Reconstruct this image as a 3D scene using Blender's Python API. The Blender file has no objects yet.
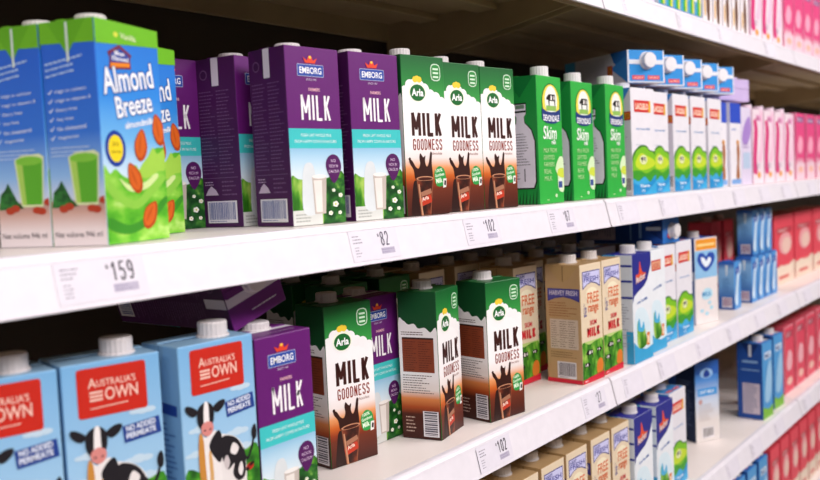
import bpy, bmesh, math, random
from math import sin, cos, pi, radians as R
from mathutils import Vector, Matrix, Euler

S = bpy.context.scene
COL = S.collection
random.seed(7)

# ------------------------------------------------------------------ camera
D, ZC = 0.64, 1.45
F_PX = 880.18
cd = bpy.data.cameras.new('camera'); cam = bpy.data.objects.new('camera', cd); COL.objects.link(cam)
cd.sensor_width = 36; cd.lens = F_PX / 820 * 36; cd.clip_start = .02
yaw, pit, rol = R(37.84), R(3.67), R(-2.639)
fw = Vector((cos(yaw) * cos(pit), sin(yaw) * cos(pit), -sin(pit)))
rt = Vector((sin(yaw), -cos(yaw), 0)); up = rt.cross(fw)
r2 = cos(rol) * rt + sin(rol) * up; u2 = -sin(rol) * rt + cos(rol) * up
M = Matrix((r2, u2, -fw)).transposed().to_4x4(); M.translation = (0, -D, ZC)
cam.matrix_world = M
cd.dof.use_dof = True; cd.dof.focus_distance = 1.16; cd.dof.aperture_fstop = 4.6
S.camera = cam

# ------------------------------------------------------------------ world, light, exposure
w = bpy.data.worlds.new('world'); S.world = w; w.use_nodes = True
w.node_tree.nodes['Background'].inputs[0].default_value = (.95, .86, .88, 1)
w.node_tree.nodes['Background'].inputs[1].default_value = .16
def area(x, y, z, sx, sy, e, col=(1, .95, .96), aim=None):
    l = bpy.data.lights.new('ceiling_light', 'AREA'); l.shape = 'RECTANGLE'; l.size = sx; l.size_y = sy
    l.energy = e; l.color = col
    o = bpy.data.objects.new('ceiling_light', l); o.location = (x, y, z); COL.objects.link(o)
    d = (Vector(aim) if aim else Vector((x, y, 0))) - Vector((x, y, z))
    o.rotation_euler = d.to_track_quat('-Z', 'Y').to_euler()
area(.3, -2.3, 3.05, 2.6, .4, 84, aim=(.8, 0, 1.1))
area(3.2, -2.1, 3.05, 2.6, .4, 104, aim=(2.8, 0, 1.1))
area(-2.2, -2.3, 3.05, 2.4, .4, 62, aim=(.5, 0, 1.1))
S.view_settings.view_transform = 'Standard'; S.view_settings.look = 'None'
S.view_settings.exposure = -0.42; S.view_settings.gamma = 1.0
S.view_settings.use_curve_mapping = False

# ------------------------------------------------------------------ materials
def hexc(h):
    h = h.lstrip('#'); v = [int(h[i:i + 2], 16) / 255 for i in (0, 2, 4)]
    return tuple(c / 12.92 if c <= .04045 else ((c + .055) / 1.055) ** 2.4 for c in v) + (1,)
MATS = {}
def base(name, rough, spec):
    m = bpy.data.materials.new(name); m.use_nodes = True
    b = m.node_tree.nodes['Principled BSDF']; b.inputs['Roughness'].default_value = rough
    b.inputs['Specular IOR Level'].default_value = spec
    return m, m.node_tree.nodes, m.node_tree.links, b
def flat(col, rough=.42, spec=.35, metal=0):
    k = (col, rough, spec, metal)
    if k in MATS: return MATS[k]
    m, n, l, b = base('print_' + col.strip('#'), rough, spec)
    b.inputs['Metallic'].default_value = metal
    # faint paper mottling keeps the ink from looking like plastic
    t = n.new('ShaderNodeTexCoord'); q = n.new('ShaderNodeTexNoise'); q.inputs['Scale'].default_value = 60
    mx = n.new('ShaderNodeMix'); mx.data_type = 'RGBA'; mx.blend_type = 'MULTIPLY'; mx.inputs[0].default_value = .12
    mx.inputs[6].default_value = hexc(col)
    l.new(t.outputs['Object'], q.inputs['Vector']); l.new(q.outputs['Fac'], mx.inputs[7]); l.new(mx.outputs[2], b.inputs['Base Color'])
    MATS[k] = m; return m
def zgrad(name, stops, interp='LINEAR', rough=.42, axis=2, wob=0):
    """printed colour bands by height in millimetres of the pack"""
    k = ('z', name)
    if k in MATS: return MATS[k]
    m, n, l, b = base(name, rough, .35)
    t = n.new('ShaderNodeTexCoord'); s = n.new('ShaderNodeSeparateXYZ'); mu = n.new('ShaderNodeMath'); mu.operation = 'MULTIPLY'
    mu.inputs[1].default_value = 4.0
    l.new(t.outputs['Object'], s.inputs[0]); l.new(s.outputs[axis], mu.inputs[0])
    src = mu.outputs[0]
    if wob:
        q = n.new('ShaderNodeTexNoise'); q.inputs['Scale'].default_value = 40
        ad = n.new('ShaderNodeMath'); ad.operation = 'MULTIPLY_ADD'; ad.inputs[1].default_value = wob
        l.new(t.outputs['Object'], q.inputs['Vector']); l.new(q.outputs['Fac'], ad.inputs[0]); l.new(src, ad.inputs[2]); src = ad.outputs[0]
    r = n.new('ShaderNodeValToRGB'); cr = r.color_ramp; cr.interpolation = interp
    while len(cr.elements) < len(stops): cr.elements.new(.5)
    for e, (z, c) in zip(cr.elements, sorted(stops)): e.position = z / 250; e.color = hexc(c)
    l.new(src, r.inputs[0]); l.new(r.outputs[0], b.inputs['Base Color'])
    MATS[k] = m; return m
def noisy(name, stops, scale, rough=.42, stretch=(1, 1, 1), detail=3, bump=0):
    k = ('n', name)
    if k in MATS: return MATS[k]
    m, n, l, b = base(name, rough, .35)
    t = n.new('ShaderNodeTexCoord'); mp = n.new('ShaderNodeMapping'); mp.inputs['Scale'].default_value = stretch
    q = n.new('ShaderNodeTexNoise'); q.inputs['Scale'].default_value = scale; q.inputs['Detail'].default_value = detail
    r = n.new('ShaderNodeValToRGB'); cr = r.color_ramp
    while len(cr.elements) < len(stops): cr.elements.new(.5)
    for e, (z, c) in zip(cr.elements, stops): e.position = z; e.color = hexc(c)
    l.new(t.outputs['Object'], mp.inputs[0]); l.new(mp.outputs[0], q.inputs['Vector']); l.new(q.outputs['Fac'], r.inputs[0]); l.new(r.outputs[0], b.inputs['Base Color'])
    if bump:
        bp = n.new('ShaderNodeBump'); bp.inputs['Strength'].default_value = bump; bp.inputs['Distance'].default_value = .001
        l.new(q.outputs['Fac'], bp.inputs['Height']); l.new(bp.outputs[0], b.inputs['Normal'])
    MATS[k] = m; return m
def mat(x): return flat(x) if isinstance(x, str) else x
GRASS = lambda: noisy('meadow_print', [(.3, '#16480f'), (.45, '#2e7419'), (.58, '#5c9e2c'), (.72, '#a9cc5c')], 60, stretch=(1, 1, .5))
DGRASS = lambda: noisy('dark_meadow_print', [(.3, '#0b2e10'), (.5, '#1c5a20'), (.62, '#3f7f2e'), (.75, '#86b050')], 100)
HILL = lambda: noisy('hill_print', [(.35, '#3f9a1e'), (.5, '#86c81e'), (.65, '#d6e23a')], 45)
SPLASH = lambda: noisy('green_cream_print', [(.32, '#3f9e1c'), (.45, '#62bb2a'), (.58, '#93d24a'), (.7, '#c9ec8a')], 28, stretch=(1, 1, 1.9))
CHOC = lambda: noisy('chocolate_print', [(.35, '#2a0f08'), (.5, '#4d1d10'), (.66, '#8a3d22')], 60)

# ------------------------------------------------------------------ mesh building
class MB:
    def __init__(s): s.v = []; s.f = []; s.m = []; s.slots = []; s.sm = []
    def slot(s, m):
        m = mat(m)
        if m not in s.slots: s.slots.append(m)
        return s.slots.index(m)
    def poly(s, pts, m, smooth=False):
        i = len(s.v); s.v += [tuple(p) for p in pts]; s.f.append(tuple(range(i, i + len(pts)))); s.m.append(s.slot(m)); s.sm.append(smooth)
    def tris(s, verts, faces, m):
        i = len(s.v); s.v += [tuple(p) for p in verts]; k = s.slot(m)
        for f in faces: s.f.append(tuple(i + j for j in f)); s.m.append(k); s.sm.append(False)
    def box(s, x0, x1, y0, y1, z0, z1, m, bev=0):
        bm = bmesh.new(); bmesh.ops.create_cube(bm, size=1)
        for v in bm.verts: v.co = Vector(((x0 + x1) / 2 + v.co.x * (x1 - x0), (y0 + y1) / 2 + v.co.y * (y1 - y0), (z0 + z1) / 2 + v.co.z * (z1 - z0)))
        if bev: bmesh.ops.bevel(bm, geom=bm.edges[:] + bm.verts[:], offset=bev, segments=2, affect='EDGES', profile=.5)
        s.bm(bm, m); bm.free()
    def bm(s, bm, m, pick=None, xf=None, smooth=False):
        bm.verts.index_update(); i = len(s.v)
        s.v += [tuple(xf @ v.co) if xf else tuple(v.co) for v in bm.verts]
        for f in bm.faces:
            s.f.append(tuple(i + v.index for v in f.verts)); s.m.append(s.slot(pick(f) if pick else m)); s.sm.append(smooth)
    def lathe(s, prof, m, c=(0, 0, 0), n=24, rib=0):
        """prof: (radius, z) list"""
        i = len(s.v); k = s.slot(m)
        for j, (r, z) in enumerate(prof):
            for a in range(n):
                t = 2 * pi * a / n; rr = r * (1 - (rib if (a % 2 and 0 < j < len(prof) - 2) else 0))
                s.v.append((c[0] + rr * cos(t), c[1] + rr * sin(t), c[2] + z))
        for j in range(len(prof) - 1):
            for a in range(n):
                b = (a + 1) % n
                s.f.append((i + j * n + a, i + j * n + b, i + (j + 1) * n + b, i + (j + 1) * n + a)); s.m.append(k); s.sm.append(not rib)
        s.f.append(tuple(i + (len(prof) - 1) * n + a for a in range(n))); s.m.append(k); s.sm.append(False)
        s.f.append(tuple(i + n - 1 - a for a in range(n))); s.m.append(k); s.sm.append(False)
    def extrude_x(s, prof, x0, x1, m):
        """closed (y,z) profile swept along x"""
        n = len(prof); i = len(s.v); k = s.slot(m)
        s.v += [(x0, y, z) for y, z in prof] + [(x1, y, z) for y, z in prof]
        for a in range(n):
            b = (a + 1) % n; s.f.append((i + a, i + b, i + n + b, i + n + a)); s.m.append(k); s.sm.append(False)
        s.f.append(tuple(i + n - 1 - a for a in range(n))); s.f.append(tuple(i + n + a for a in range(n))); s.m += [k, k]; s.sm += [False, False]
    def mesh(s, name):
        me = bpy.data.meshes.new(name); me.from_pydata(s.v, [], s.f)
        for m in s.slots: me.materials.append(m)
        me.polygons.foreach_set('material_index', s.m); me.polygons.foreach_set('use_smooth', s.sm); me.update()
        return me
    def build(s, name, parent=None):
        o = bpy.data.objects.new(name, s.mesh(name)); COL.objects.link(o)
        if parent: o.parent = parent
        return o
def empty(name):
    o = bpy.data.objects.new(name, None); o.empty_display_size = .05; COL.objects.link(o); return o
def tag(o, label=None, cat=None, group=None, kind=None):
    for k, v in (('label', label), ('category', cat), ('group', group), ('kind', kind)):
        if v: o[k] = v
    return o

TX = {}
def text2d(s, bold=0.0):
    if (s, bold) in TX: return TX[(s, bold)]
    c = bpy.data.curves.new('t', 'FONT'); c.body = s; c.size = 1; c.resolution_u = 3; c.offset = bold
    o = bpy.data.objects.new('t', c); COL.objects.link(o)
    dg = bpy.context.evaluated_depsgraph_get(); dg.update(); e = o.evaluated_get(dg); me = e.to_mesh()
    V = [(v.co.x, v.co.y) for v in me.vertices]; F = [tuple(p.vertices) for p in me.polygons]
    e.to_mesh_clear(); bpy.data.objects.remove(o); bpy.data.curves.remove(c)
    TX[(s, bold)] = (V, F); return V, F

GL_ = {'M': [[(0, 0), (0, 1)], [(0, 1), (.5, .3), (1, 1)], [(1, 1), (1, 0)]], 'I': [[(.5, 0), (.5, 1)]], 'L': [[(0, 1), (0, 0), (1, 0)]], 'K': [[(0, 0), (0, 1)], [(1, 1), (.08, .46)], [(.3, .6), (1, 0)]],
 'O': [[(.3, 0), (0, .14), (0, .86), (.3, 1), (.7, 1), (1, .86), (1, .14), (.7, 0), (.3, 0)]], 'G': [[(1, .8), (.8, 1), (.2, 1), (0, .86), (0, .14), (.2, 0), (.8, 0), (1, .14), (1, .45), (.55, .45)]],
 'D': [[(0, 0), (0, 1), (.6, 1), (1, .84), (1, .16), (.6, 0), (0, 0)]], 'N': [[(0, 0), (0, 1), (1, 0), (1, 1)]], 'E': [[(1, 1), (0, 1), (0, 0), (1, 0)], [(0, .52), (.8, .52)]],
 'S': [[(1, .84), (.75, 1), (.25, 1), (0, .86), (0, .62), (1, .38), (1, .14), (.75, 0), (.25, 0), (0, .16)]], 'F': [[(0, 0), (0, 1), (1, 1)], [(0, .52), (.8, .52)]], 'R': [[(0, 0), (0, 1), (.7, 1), (1, .86), (1, .62), (.7, .48), (0, .48)], [(.5, .48), (1, 0)]],
 '1': [[(.1, .78), (.6, 1), (.6, 0)]], '2': [[(0, .82), (.25, 1), (.75, 1), (1, .84), (1, .62), (0, 0), (1, 0)]], '5': [[(.95, 1), (.1, 1), (0, .55), (.7, .6), (1, .44), (1, .14), (.7, 0), (.2, 0), (0, .14)]],
 '0': [[(.3, 0), (0, .16), (0, .84), (.3, 1), (.7, 1), (1, .84), (1, .16), (.7, 0), (.3, 0)]], '9': [[(.1, .05), (.7, 0), (1, .2), (1, .84), (.7, 1), (.3, 1), (0, .84), (0, .6), (.3, .46), (1, .5)]],
 '8': [[(.3, .54), (.05, .7), (.05, .86), (.3, 1), (.7, 1), (.95, .86), (.95, .7), (.7, .54), (.3, .54), (0, .38), (0, .14), (.3, 0), (.7, 0), (1, .14), (1, .38), (.7, .54)]], '7': [[(0, 1), (1, 1), (.4, 0)]]}
class Face:
    """printed artwork on one face of a pack; u to the right, v up, both in millimetres"""
    def __init__(s, mb, which, w, d, h):
        s.mb = mb; s.k = which; s.w, s.d, s.h = w, d, h; s.su = 1; s.sv = 1; s.n = 0
        s.U = {'front': w, 'left': d, 'right': d, 'top': w, 'back': w}[which]; s.V = d if which == 'top' else h
    def P(s, u, v, l):
        u *= s.su; v *= s.sv; u = min(max(u, .3), s.U - .3); v = min(max(v, .3), s.V - .3)
        o = .00018 + .00011 * l + s.n * 1e-6; u /= 1000; v /= 1000; w, d, h = s.w / 1000, s.d / 1000, s.h / 1000
        if s.k == 'front': return (u - w / 2, -d / 2 - o, v)
        if s.k == 'left': return (-w / 2 - o, d / 2 - u, v)
        if s.k == 'right': return (w / 2 + o, -d / 2 + u, v)
        if s.k == 'back': return (w / 2 - u, d / 2 + o, v)
        return (u - w / 2, -d / 2 + v, h + o)
    def poly(s, pts, m, l=1): s.mb.poly([s.P(u, v, l) for u, v in pts], m)
    def rect(s, u0, v0, u1, v1, m, l=1, rot=0, rad=0):
        s.n += .2
        cx, cy = (u0 + u1) / 2, (v0 + v1) / 2; a, b = (u1 - u0) / 2, (v1 - v0) / 2; pts = []
        if rad:
            for (sx, sy, st) in ((1, -1, -90), (1, 1, 0), (-1, 1, 90), (-1, -1, 180)):
                for t in (0, 45, 90):
                    q = R(st + t); pts.append((sx * (a - rad) + rad * cos(q), sy * (b - rad) + rad * sin(q)))
        else: pts = [(-a, -b), (a, -b), (a, b), (-a, b)]
        c, n = cos(R(rot)), sin(R(rot))
        s.poly([(cx + x * c - y * n, cy + x * n + y * c) for x, y in pts], m, l)
    def ell(s, cx, cy, rx, ry, m, l=1, rot=0, n=20):
        s.n += 1
        c, q = cos(R(rot)), sin(R(rot))
        s.poly([(cx + rx * cos(t) * c - ry * sin(t) * q, cy + rx * cos(t) * q + ry * sin(t) * c) for t in [2 * pi * k / n for k in range(n)]], m, l)
    def drop(s, cx, cy, rx, ry, m, l=1, rot=0):
        c, q = cos(R(rot)), sin(R(rot)); pts = []
        for k in range(20):
            t = 2 * pi * k / 20; x = rx * cos(t) * (1 - .38 * max(0, sin(t))); y = ry * sin(t)
            pts.append((cx + x * c - y * q, cy + x * q + y * c))
        s.poly(pts, m, l)
    def blob(s, pts, m, l=1, k=4):
        s.n += 1
        """closed smooth outline through pts"""
        n = len(pts); out = []
        for i in range(n):
            p0, p1, p2, p3 = pts[i - 1], pts[i], pts[(i + 1) % n], pts[(i + 2) % n]
            for j in range(k):
                t = j / k
                out.append(tuple(.5 * (2 * p1[a] + (p2[a] - p0[a]) * t + (2 * p0[a] - 5 * p1[a] + 4 * p2[a] - p3[a]) * t * t + (3 * p1[a] - p0[a] - 3 * p2[a] + p3[a]) * t ** 3) for a in (0, 1)))
        s.poly(out, m, l)
    def text(s, st, u, v, ht, wd, m, l=3, rot=0, bold=0.0, skew=0, outline=None, ob=.06, arc=0):
        V0, _ = text2d(st, 0.0)
        x0 = min(p[0] for p in V0); x1 = max(p[0] for p in V0); y0 = min(p[1] for p in V0); y1 = max(p[1] for p in V0)
        c, q = cos(R(rot)), sin(R(rot))
        def put(b, mm, ll):
            V, F = text2d(st, b); out = []
            for x, y in V:
                X = (x - x0) / (x1 - x0) * wd; Y = (y - y0) / (y1 - y0) * ht; X += skew * Y
                Y += arc * (1 - ((X / wd) * 2 - 1) ** 2)
                out.append(s.P(u + X * c - Y * q, v + X * q + Y * c, ll))
            s.mb.tris(out, F, mm)
        if outline: put(ob, outline, l - 1)
        put(bold, m, l)
    def tall(s, st, u, v, ht, wd, th, m, l=3, gap=None):
        """narrow stroke lettering; th is the stroke width in mm"""
        gap = th * .75 if gap is None else gap
        wt = [(.0 if c == 'I' else 1.7 if c == 'M' else 1) for c in st]; nI = sum(1 for c in st if c == 'I')
        k = (wd - th * len(st) - gap * (len(st) - 1)) / max(sum(wt), .01); x = u + th / 2; h = th / 2
        for c, w_ in zip(st, wt):
            cw = k * w_
            for line in GL_[c]:
                P = [(x + (a if c != 'I' else 0) * cw, v + h + b_ * (ht - th)) for a, b_ in line]
                for i in range(len(P) - 1):
                    (x0, y0), (x1, y1) = P[i], P[i + 1]; L = math.hypot(x1 - x0, y1 - y0) or 1; dx, dy = (x1 - x0) / L * h, (y1 - y0) / L * h
                    e = .55
                    s.poly([(x0 - dx * e + dy, y0 - dy * e - dx), (x1 + dx * e + dy, y1 + dy * e - dx), (x1 + dx * e - dy, y1 + dy * e + dx), (x0 - dx * e - dy, y0 - dy * e + dx)], m, l + .02 * i)
            x += cw + th + gap
    def fine(s, u0, v0, u1, v1, rows, m, l=2, seed=1, cover=.6, cols=1, rot=0):
        """small print too small to read: rows of word-length dashes"""
        rn = random.Random(seed); dv = (v1 - v0) / rows; cw = (u1 - u0) / cols
        for r in range(rows):
            v = v1 - (r + .5) * dv
            for c in range(cols):
                u = u0 + c * cw; e = u + cw * rn.uniform(.55, .95)
                while u < e:
                    b = rn.uniform(1.2, 4.5); b = min(b, e - u)
                    if b < .5: break
                    off = (u - u0) * math.tan(R(rot))
                    s.rect(u, v - dv * cover / 3 + off, u + b, v + dv * cover / 3 + off, m, l)
                    u += b + .8
    def barcode(s, u0, v0, u1, v1, m='#2c3350', l=1, horiz=False, seed=3):
        rn = random.Random(seed); s.rect(u0, v0, u1, v1, '#e9e6ea', l)
        a, b = (v0, v1) if horiz else (u0, u1); x = a + 2
        while x < b - 2.5:
            t = rn.choice((.5, .9, 1.3)) * (1.6 if horiz else 1)
            if horiz: s.rect(u0 + 2, x, u1 - 2, x + t, m, l + 1)
            else: s.rect(x, v0 + 4, x + t, v1 - 1.5, m, l + 1)
            x += t + rn.choice((.6, .9)) * (1.6 if horiz else 1)
        if not horiz: s.fine(u0 + 3, v0 + 1, u1 - 2, v0 + 3, 1, m, l + 1, seed)
    def cow(s, cx, cy, k, l=2, flip=1):
        """small grazing cow"""
        f = lambda pts: [(cx + flip * x * k, cy + y * k) for x, y in (pts if flip > 0 else pts[::-1])]
        s.poly(f([(-5, 0), (-4, 0), (-3.6, 4), (3.6, 4), (4, 0), (5, 0), (5.4, 7), (4.8, 9), (-4.5, 9), (-6.2, 8), (-8.5, 6), (-8.2, 4.6), (-5.6, 5)]), '#17120f', l)
        s.poly(f([(-2.5, 5), (0, 4.6), (.8, 7.4), (-1.6, 8.4)]), '#eeeae4', l + 1)
        s.poly(f([(2.4, 5), (4.4, 5.4), (3.8, 8), (2.6, 7.6)]), '#eeeae4', l + 1)

def art_faces(mb, w, d, h): return {k: Face(mb, k, w, d, h) for k in ('front', 'left', 'right', 'top', 'back')}

def carton(name, w, d, h, mats, art, cap=None, slope=0):
    """brick carton: body with folded top seam and flaps (printed), screw cap as a child. dims in mm"""
    root = empty(name); mb = MB()
    W_, D_, H_ = w / 1000, d / 1000, h / 1000
    bm = bmesh.new(); bmesh.ops.create_cube(bm, size=1)
    bmesh.ops.subdivide_edges(bm, edges=[e for e in bm.edges if abs(e.verts[0].co.z - e.verts[1].co.z) > .5], cuts=1)
    for v in bm.verts:
        v.co = Vector((v.co.x * W_, v.co.y * D_, (v.co.z + .5) * H_))
    sharp = [e for e in bm.edges if not (abs(e.verts[0].co.z - H_ / 2) < 1e-4 and abs(e.verts[1].co.z - H_ / 2) < 1e-4)]
    bmesh.ops.bevel(bm, geom=sharp, offset=.0013, segments=2, affect='EDGES', profile=.5)
    bm.normal_update()
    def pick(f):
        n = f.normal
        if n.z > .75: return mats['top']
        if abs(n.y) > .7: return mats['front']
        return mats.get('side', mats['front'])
    mb.bm(bm, None, pick); bm.free()
    # folded top seam across the top and the two triangular ears folded down the sides
    t = mats['top']
    mb.box(-W_ / 2 + .002, W_ / 2 - .002, .004, .0125, H_ - .0002, H_ + .0012, t, .0004)
    sd = mats.get('side', mats['front'])
    for sx in (-1, 1):
        x0 = sx * (W_ / 2); x1 = sx * (W_ / 2 + .00012)
        a = [(x1, -D_ * .46, H_ - .0015), (x1, D_ * .46, H_ - .0015), (x1, 0, H_ - D_ * .55)]
        a = a if sx > 0 else a[::-1]
        mb.poly(a, sd)
    F = art_faces(mb, w, d, h); art(F)
    if not F['back'].mb is None and 'backart' in mats: mats['backart'](F['back'])
    mb.build('body', root)
    if cap:
        cx, cy, r, hh, colr = cap
        c = MB(); r /= 1000; hh /= 1000
        c.lathe([(r * 1.12, 0), (r * 1.12, .0018), (r * .98, .002), (r, .003), (r, hh - .0012), (r * .93, hh), (r * .5, hh + .0001)], flat(colr, .35, .5), n=40, rib=.035)
        o = c.build('cap', root); o.location = (cx / 1000 - W_ / 2, cy / 1000 - D_ / 2, H_ + .0002)
    root['_w'] = W_; root['_d'] = D_
    return root

# ================================================================== carton artwork
def art_almond(F):
    f = F['front']
    f.poly([(0, 174), (90, 180), (90, 196), (0, 196)], '#6fbf1c', 1)
    f.text('Vanilla', 34, 182, 5, 22, '#e9efc6', 3, rot=-2, bold=.01); f.ell(28, 184.5, 3, 2.4, '#d9e04a', 2)
    # small emblem
    f.poly([(16, 153), (47, 156), (46, 165), (49, 168), (32, 176), (15, 168), (18, 163)], '#7a1f2c', 2)
    f.poly([(18, 155), (45, 157.5), (45, 161), (19, 159)], '#f08a1e', 3)
    f.poly([(19, 159.5), (45, 161.5), (45, 167), (32, 173), (19, 167)], '#1c3f9c', 3)
    f.text('Blue', 25, 166.5, 3.4, 13, '#ffffff', 4, bold=.02); f.text('Diamond', 21, 161.8, 3.6, 22, '#ffffff', 4, bold=.02)
    f.text('Almond', 8, 131, 22, 72, '#f7fbff', 4, rot=9, bold=.018, outline='#0d4fa8', ob=.05)
    f.text('Breeze', 24, 111, 18, 52, '#f7fbff', 4, rot=10, bold=.018, outline='#0d4fa8', ob=.05)
    f.text('almondmilk', 34, 102, 5.5, 42, '#eef6ff', 3, rot=9, bold=.03)
    f.ell(18, 84, 14, 16, '#143a9c', 2); f.ell(18, 84, 10, 12, '#f6dc1e', 3); f.text('30', 13, 86, 4, 9, '#8a7a10', 4); f.text('calories', 11, 80, 3, 14, '#8a7a10', 4)
    f.blob([(0, 0), (90, 0), (90, 78), (84, 86), (72, 84), (62, 74), (52, 64), (44, 70), (38, 58), (26, 60), (16, 66), (8, 62), (0, 66)], SPLASH(), 1)
    f.blob([(46, 60), (54, 70), (64, 78), (72, 86), (78, 80), (89, 84), (89, 66), (78, 64), (60, 58)], '#a6d84e', 2)
    f.blob([(4, 46), (20, 36), (44, 30), (70, 44), (88, 56), (84, 60), (62, 50), (42, 38), (22, 44), (6, 56)], '#8fcf48', 3)
    f.blob([(2, 14), (30, 8), (60, 16), (88, 34), (86, 40), (58, 24), (30, 16), (4, 24)], '#3b9424', 3)
    f.blob([(20, 58), (34, 52), (56, 54), (74, 62), (76, 58), (58, 48), (34, 46)], '#d8efa0', 4)
    for (x, y, a) in ((54, 88, -12), (82, 103, 14), (42, 58, 28), (62, 24, -40)):
        f.drop(x, y, 9.5, 15, '#b8460e', 5, a); f.drop(x - 1, y + .5, 7.5, 12.5, '#d8641c', 6, a); f.drop(x - 2, y + 1, 1.2, 9, '#c2500f', 7, a)
    s = F['left']
    s.poly([(0, 177), (58, 175), (58, 196), (0, 196)], '#69b51c', 1)
    s.poly([(8, 196), (29, 166), (50, 196)], '#5da815', 2)
    s.rect(28, 160, 30.5, 194, '#cfe0d8', 3)
    s.fine(4, 146, 54, 162, 3, '#a9c8f0', 2, 5, .5, rot=8)
    words = ('High in calcium', 'High in vitamin E', 'Dairy free', 'Soy free', 'No cholesterol', 'Vegetarian')
    for i, wd in enumerate(words):
        y = 133 - i * 8; s.text(wd, 13, y, 3.4, len(wd) * 2.2, '#d8e8fb', 2, rot=3, bold=.01)
        s.poly([(5, y + 1.6), (6.6, y), (10, y + 3.6), (9.4, y + 4.2), (6.6, y + 1.4), (5.7, y + 2.4)], '#d8e8fb', 2)
    s.fine(4, 78, 52, 88, 3, '#b9d2f4', 2, 6, .5)
    s.poly([(0, 0), (58, 0), (58, 40), (0, 40)], zgrad('table_print', [(0, '#e9dfe2'), (14, '#e8dcdc'), (30, '#c79f92'), (40, '#a9877e')]), 1)
    s.poly([(1, 34), (30, 35), (22, 42), (13, 58), (9, 52), (4, 48)], noisy('leaf_print', [(.4, '#0f4a1c'), (.6, '#2c7a2e')], 150), 2)
    s.poly([(27, 36), (51, 36), (55, 80), (50, 83), (30, 82), (22, 78)], '#d9e6b2', 2)
    s.poly([(28.5, 38), (50, 38), (53, 76), (24, 76)], '#58ad26', 3); s.poly([(28.5, 38), (33, 38), (31, 76), (24, 76)], '#a6d05a', 4)
    s.ell(38.6, 77, 15, 4, '#7cc43a', 4)
    for (x, y) in ((14, 33), (20, 35), (44, 33), (49, 32), (57, 40)): s.ell(x, y, 5, 3.2, '#b33a1c', 5)
    s.text('Net volume 946 ml', 3, 8, 5, 50, '#3a2c3a', 3)
    F['top'].rect(2, 2, 88, 56, '#69b51c', 0)
def art_emborg(F):
    f = F['front']; f.su = 80 / 77; F['top'].rect(0, 26, 80, 37, '#d9d2dc', 2); F['top'].fine(30, 10, 70, 14, 1, '#d9d2dc', 2, 15)
    f.rect(0, 86, 77, 108, '#3fc6c6', 1)
    f.text('FRESH UHT WHOLE MILK', 17, 99, 3.4, 44, '#e6fbfb', 2); f.text('FROM HAPPY COWS IN NATURE', 8, 92, 3.4, 60, '#e6fbfb', 2)
    f.rect(0, 0, 77, 86, zgrad('emborg_sky', [(30, '#e6ebe9'), (58, '#d5e6ef'), (72, '#b8d9ec'), (86, '#8fc2df')]), 1)
    f.blob([(0, 14), (0, 54), (10, 52), (26, 50), (50, 52), (60, 55), (77, 56), (77, 0), (40, 0), (20, 8)], GRASS(), 2)
    f.poly([(43, 0), (77, 0), (77, 50), (68, 52), (60, 50), (52, 51), (48, 34), (44, 20)], DGRASS(), 3)
    f.rect(0, 0, 42, 17, '#d8dbd6', 3); f.fine(4, 3, 36, 14, 3, '#a3a7a2', 4, 3)
    # jug and glass of milk
    f.blob([(16, 14), (15, 44), (18, 64), (24, 70), (32, 66), (36, 40), (36, 14)], '#dde4e6', 4)
    f.poly([(31, 12), (47, 12), (50, 54), (29, 54)], '#c9bdb4', 5); f.poly([(33, 14), (42, 14), (43, 50), (31, 50)], '#efe9e2', 6); f.ell(39.5, 54, 10.5, 2.4, '#f4f2ee', 6)
    for (x, y, r_) in ((62, 22, 4), (70, 32, 3), (54, 12, 3), (68, 12, 2.6), (60, 38, 2.4)):
        for a in range(5): f.ell(x + r_ * .6 * cos(a * 1.26), y + r_ * .5 * sin(a * 1.26), r_ * .55, r_ * .4, '#f1f3e6', 5, n=8)
        f.ell(x, y, r_ * .3, r_ * .3, '#e0c840', 6, n=8)
    f.blob([(61, 46), (69, 54), (73, 66), (69, 76), (61, 79), (53, 75), (50, 66), (54, 55)], '#54175c', 5)
    for i, (t, wd_) in enumerate((('NO', 7), ('RICH IN', 13), ('CALCIUM', 15))): f.text(t, 61.5 - wd_ / 2, 70 - i * 6, 3.4, wd_, '#e6cfe9', 6)
    f.tall('MILK', 19, 117, 29, 42, 2.9, '#fbf7fb', 3, 2.8)
    f.text('FARMERS', 31, 150, 3.4, 16, '#f0b8c8', 3, bold=.02)
    f.rect(16, 166, 54, 179.5, '#b9c0e0', 2, 0, 1); f.rect(16.6, 166.6, 53.4, 178.9, '#2a4aa4', 3)
    f.text('EMBORG', 19.5, 169.3, 7, 31, '#ffffff', 4, bold=.015)
    f.text('SINCE 1947', 28, 161.5, 2.4, 15, '#d9c6e2', 3)
    f.poly([(28, 181), (42, 181), (45, 187), (39, 184), (37, 189), (33, 189), (31, 184), (25, 187)], '#e2452c', 3); f.ell(35, 187.5, 2, 1.6, '#f2c84a', 4, n=8)
    s = F['left']
    s.rect(27, 166, 38, 198.5, '#d9d2dc', 3)
    s.ell(14, 180, 6, 6, '#6c4a72', 2); s.ell(14, 180, 4.6, 4.6, '#3a1444', 3)
    s.poly([(6, 199), (27, 168), (27, 199)], '#3c1346', 1)
    s.fine(5, 62, 60, 162, 24, '#74507c', 2, 11, .42, 2); s.rect(4, 58, 60, 58.7, '#74507c', 2)
    s.fine(34, 36, 60, 56, 4, '#74507c', 2, 12, .5); s.poly([(7, 38), (28, 38), (24, 44), (17, 49), (12, 45)], '#c9b6cd', 3); s.fine(7, 49, 28, 55, 2, '#b89dbd', 2, 13, .6)
    s.barcode(9, 5, 56, 31, '#4a5a9a')
    F['right'].fine(5, 40, 60, 160, 20, '#74507c', 2, 14, .42, 2)
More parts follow.
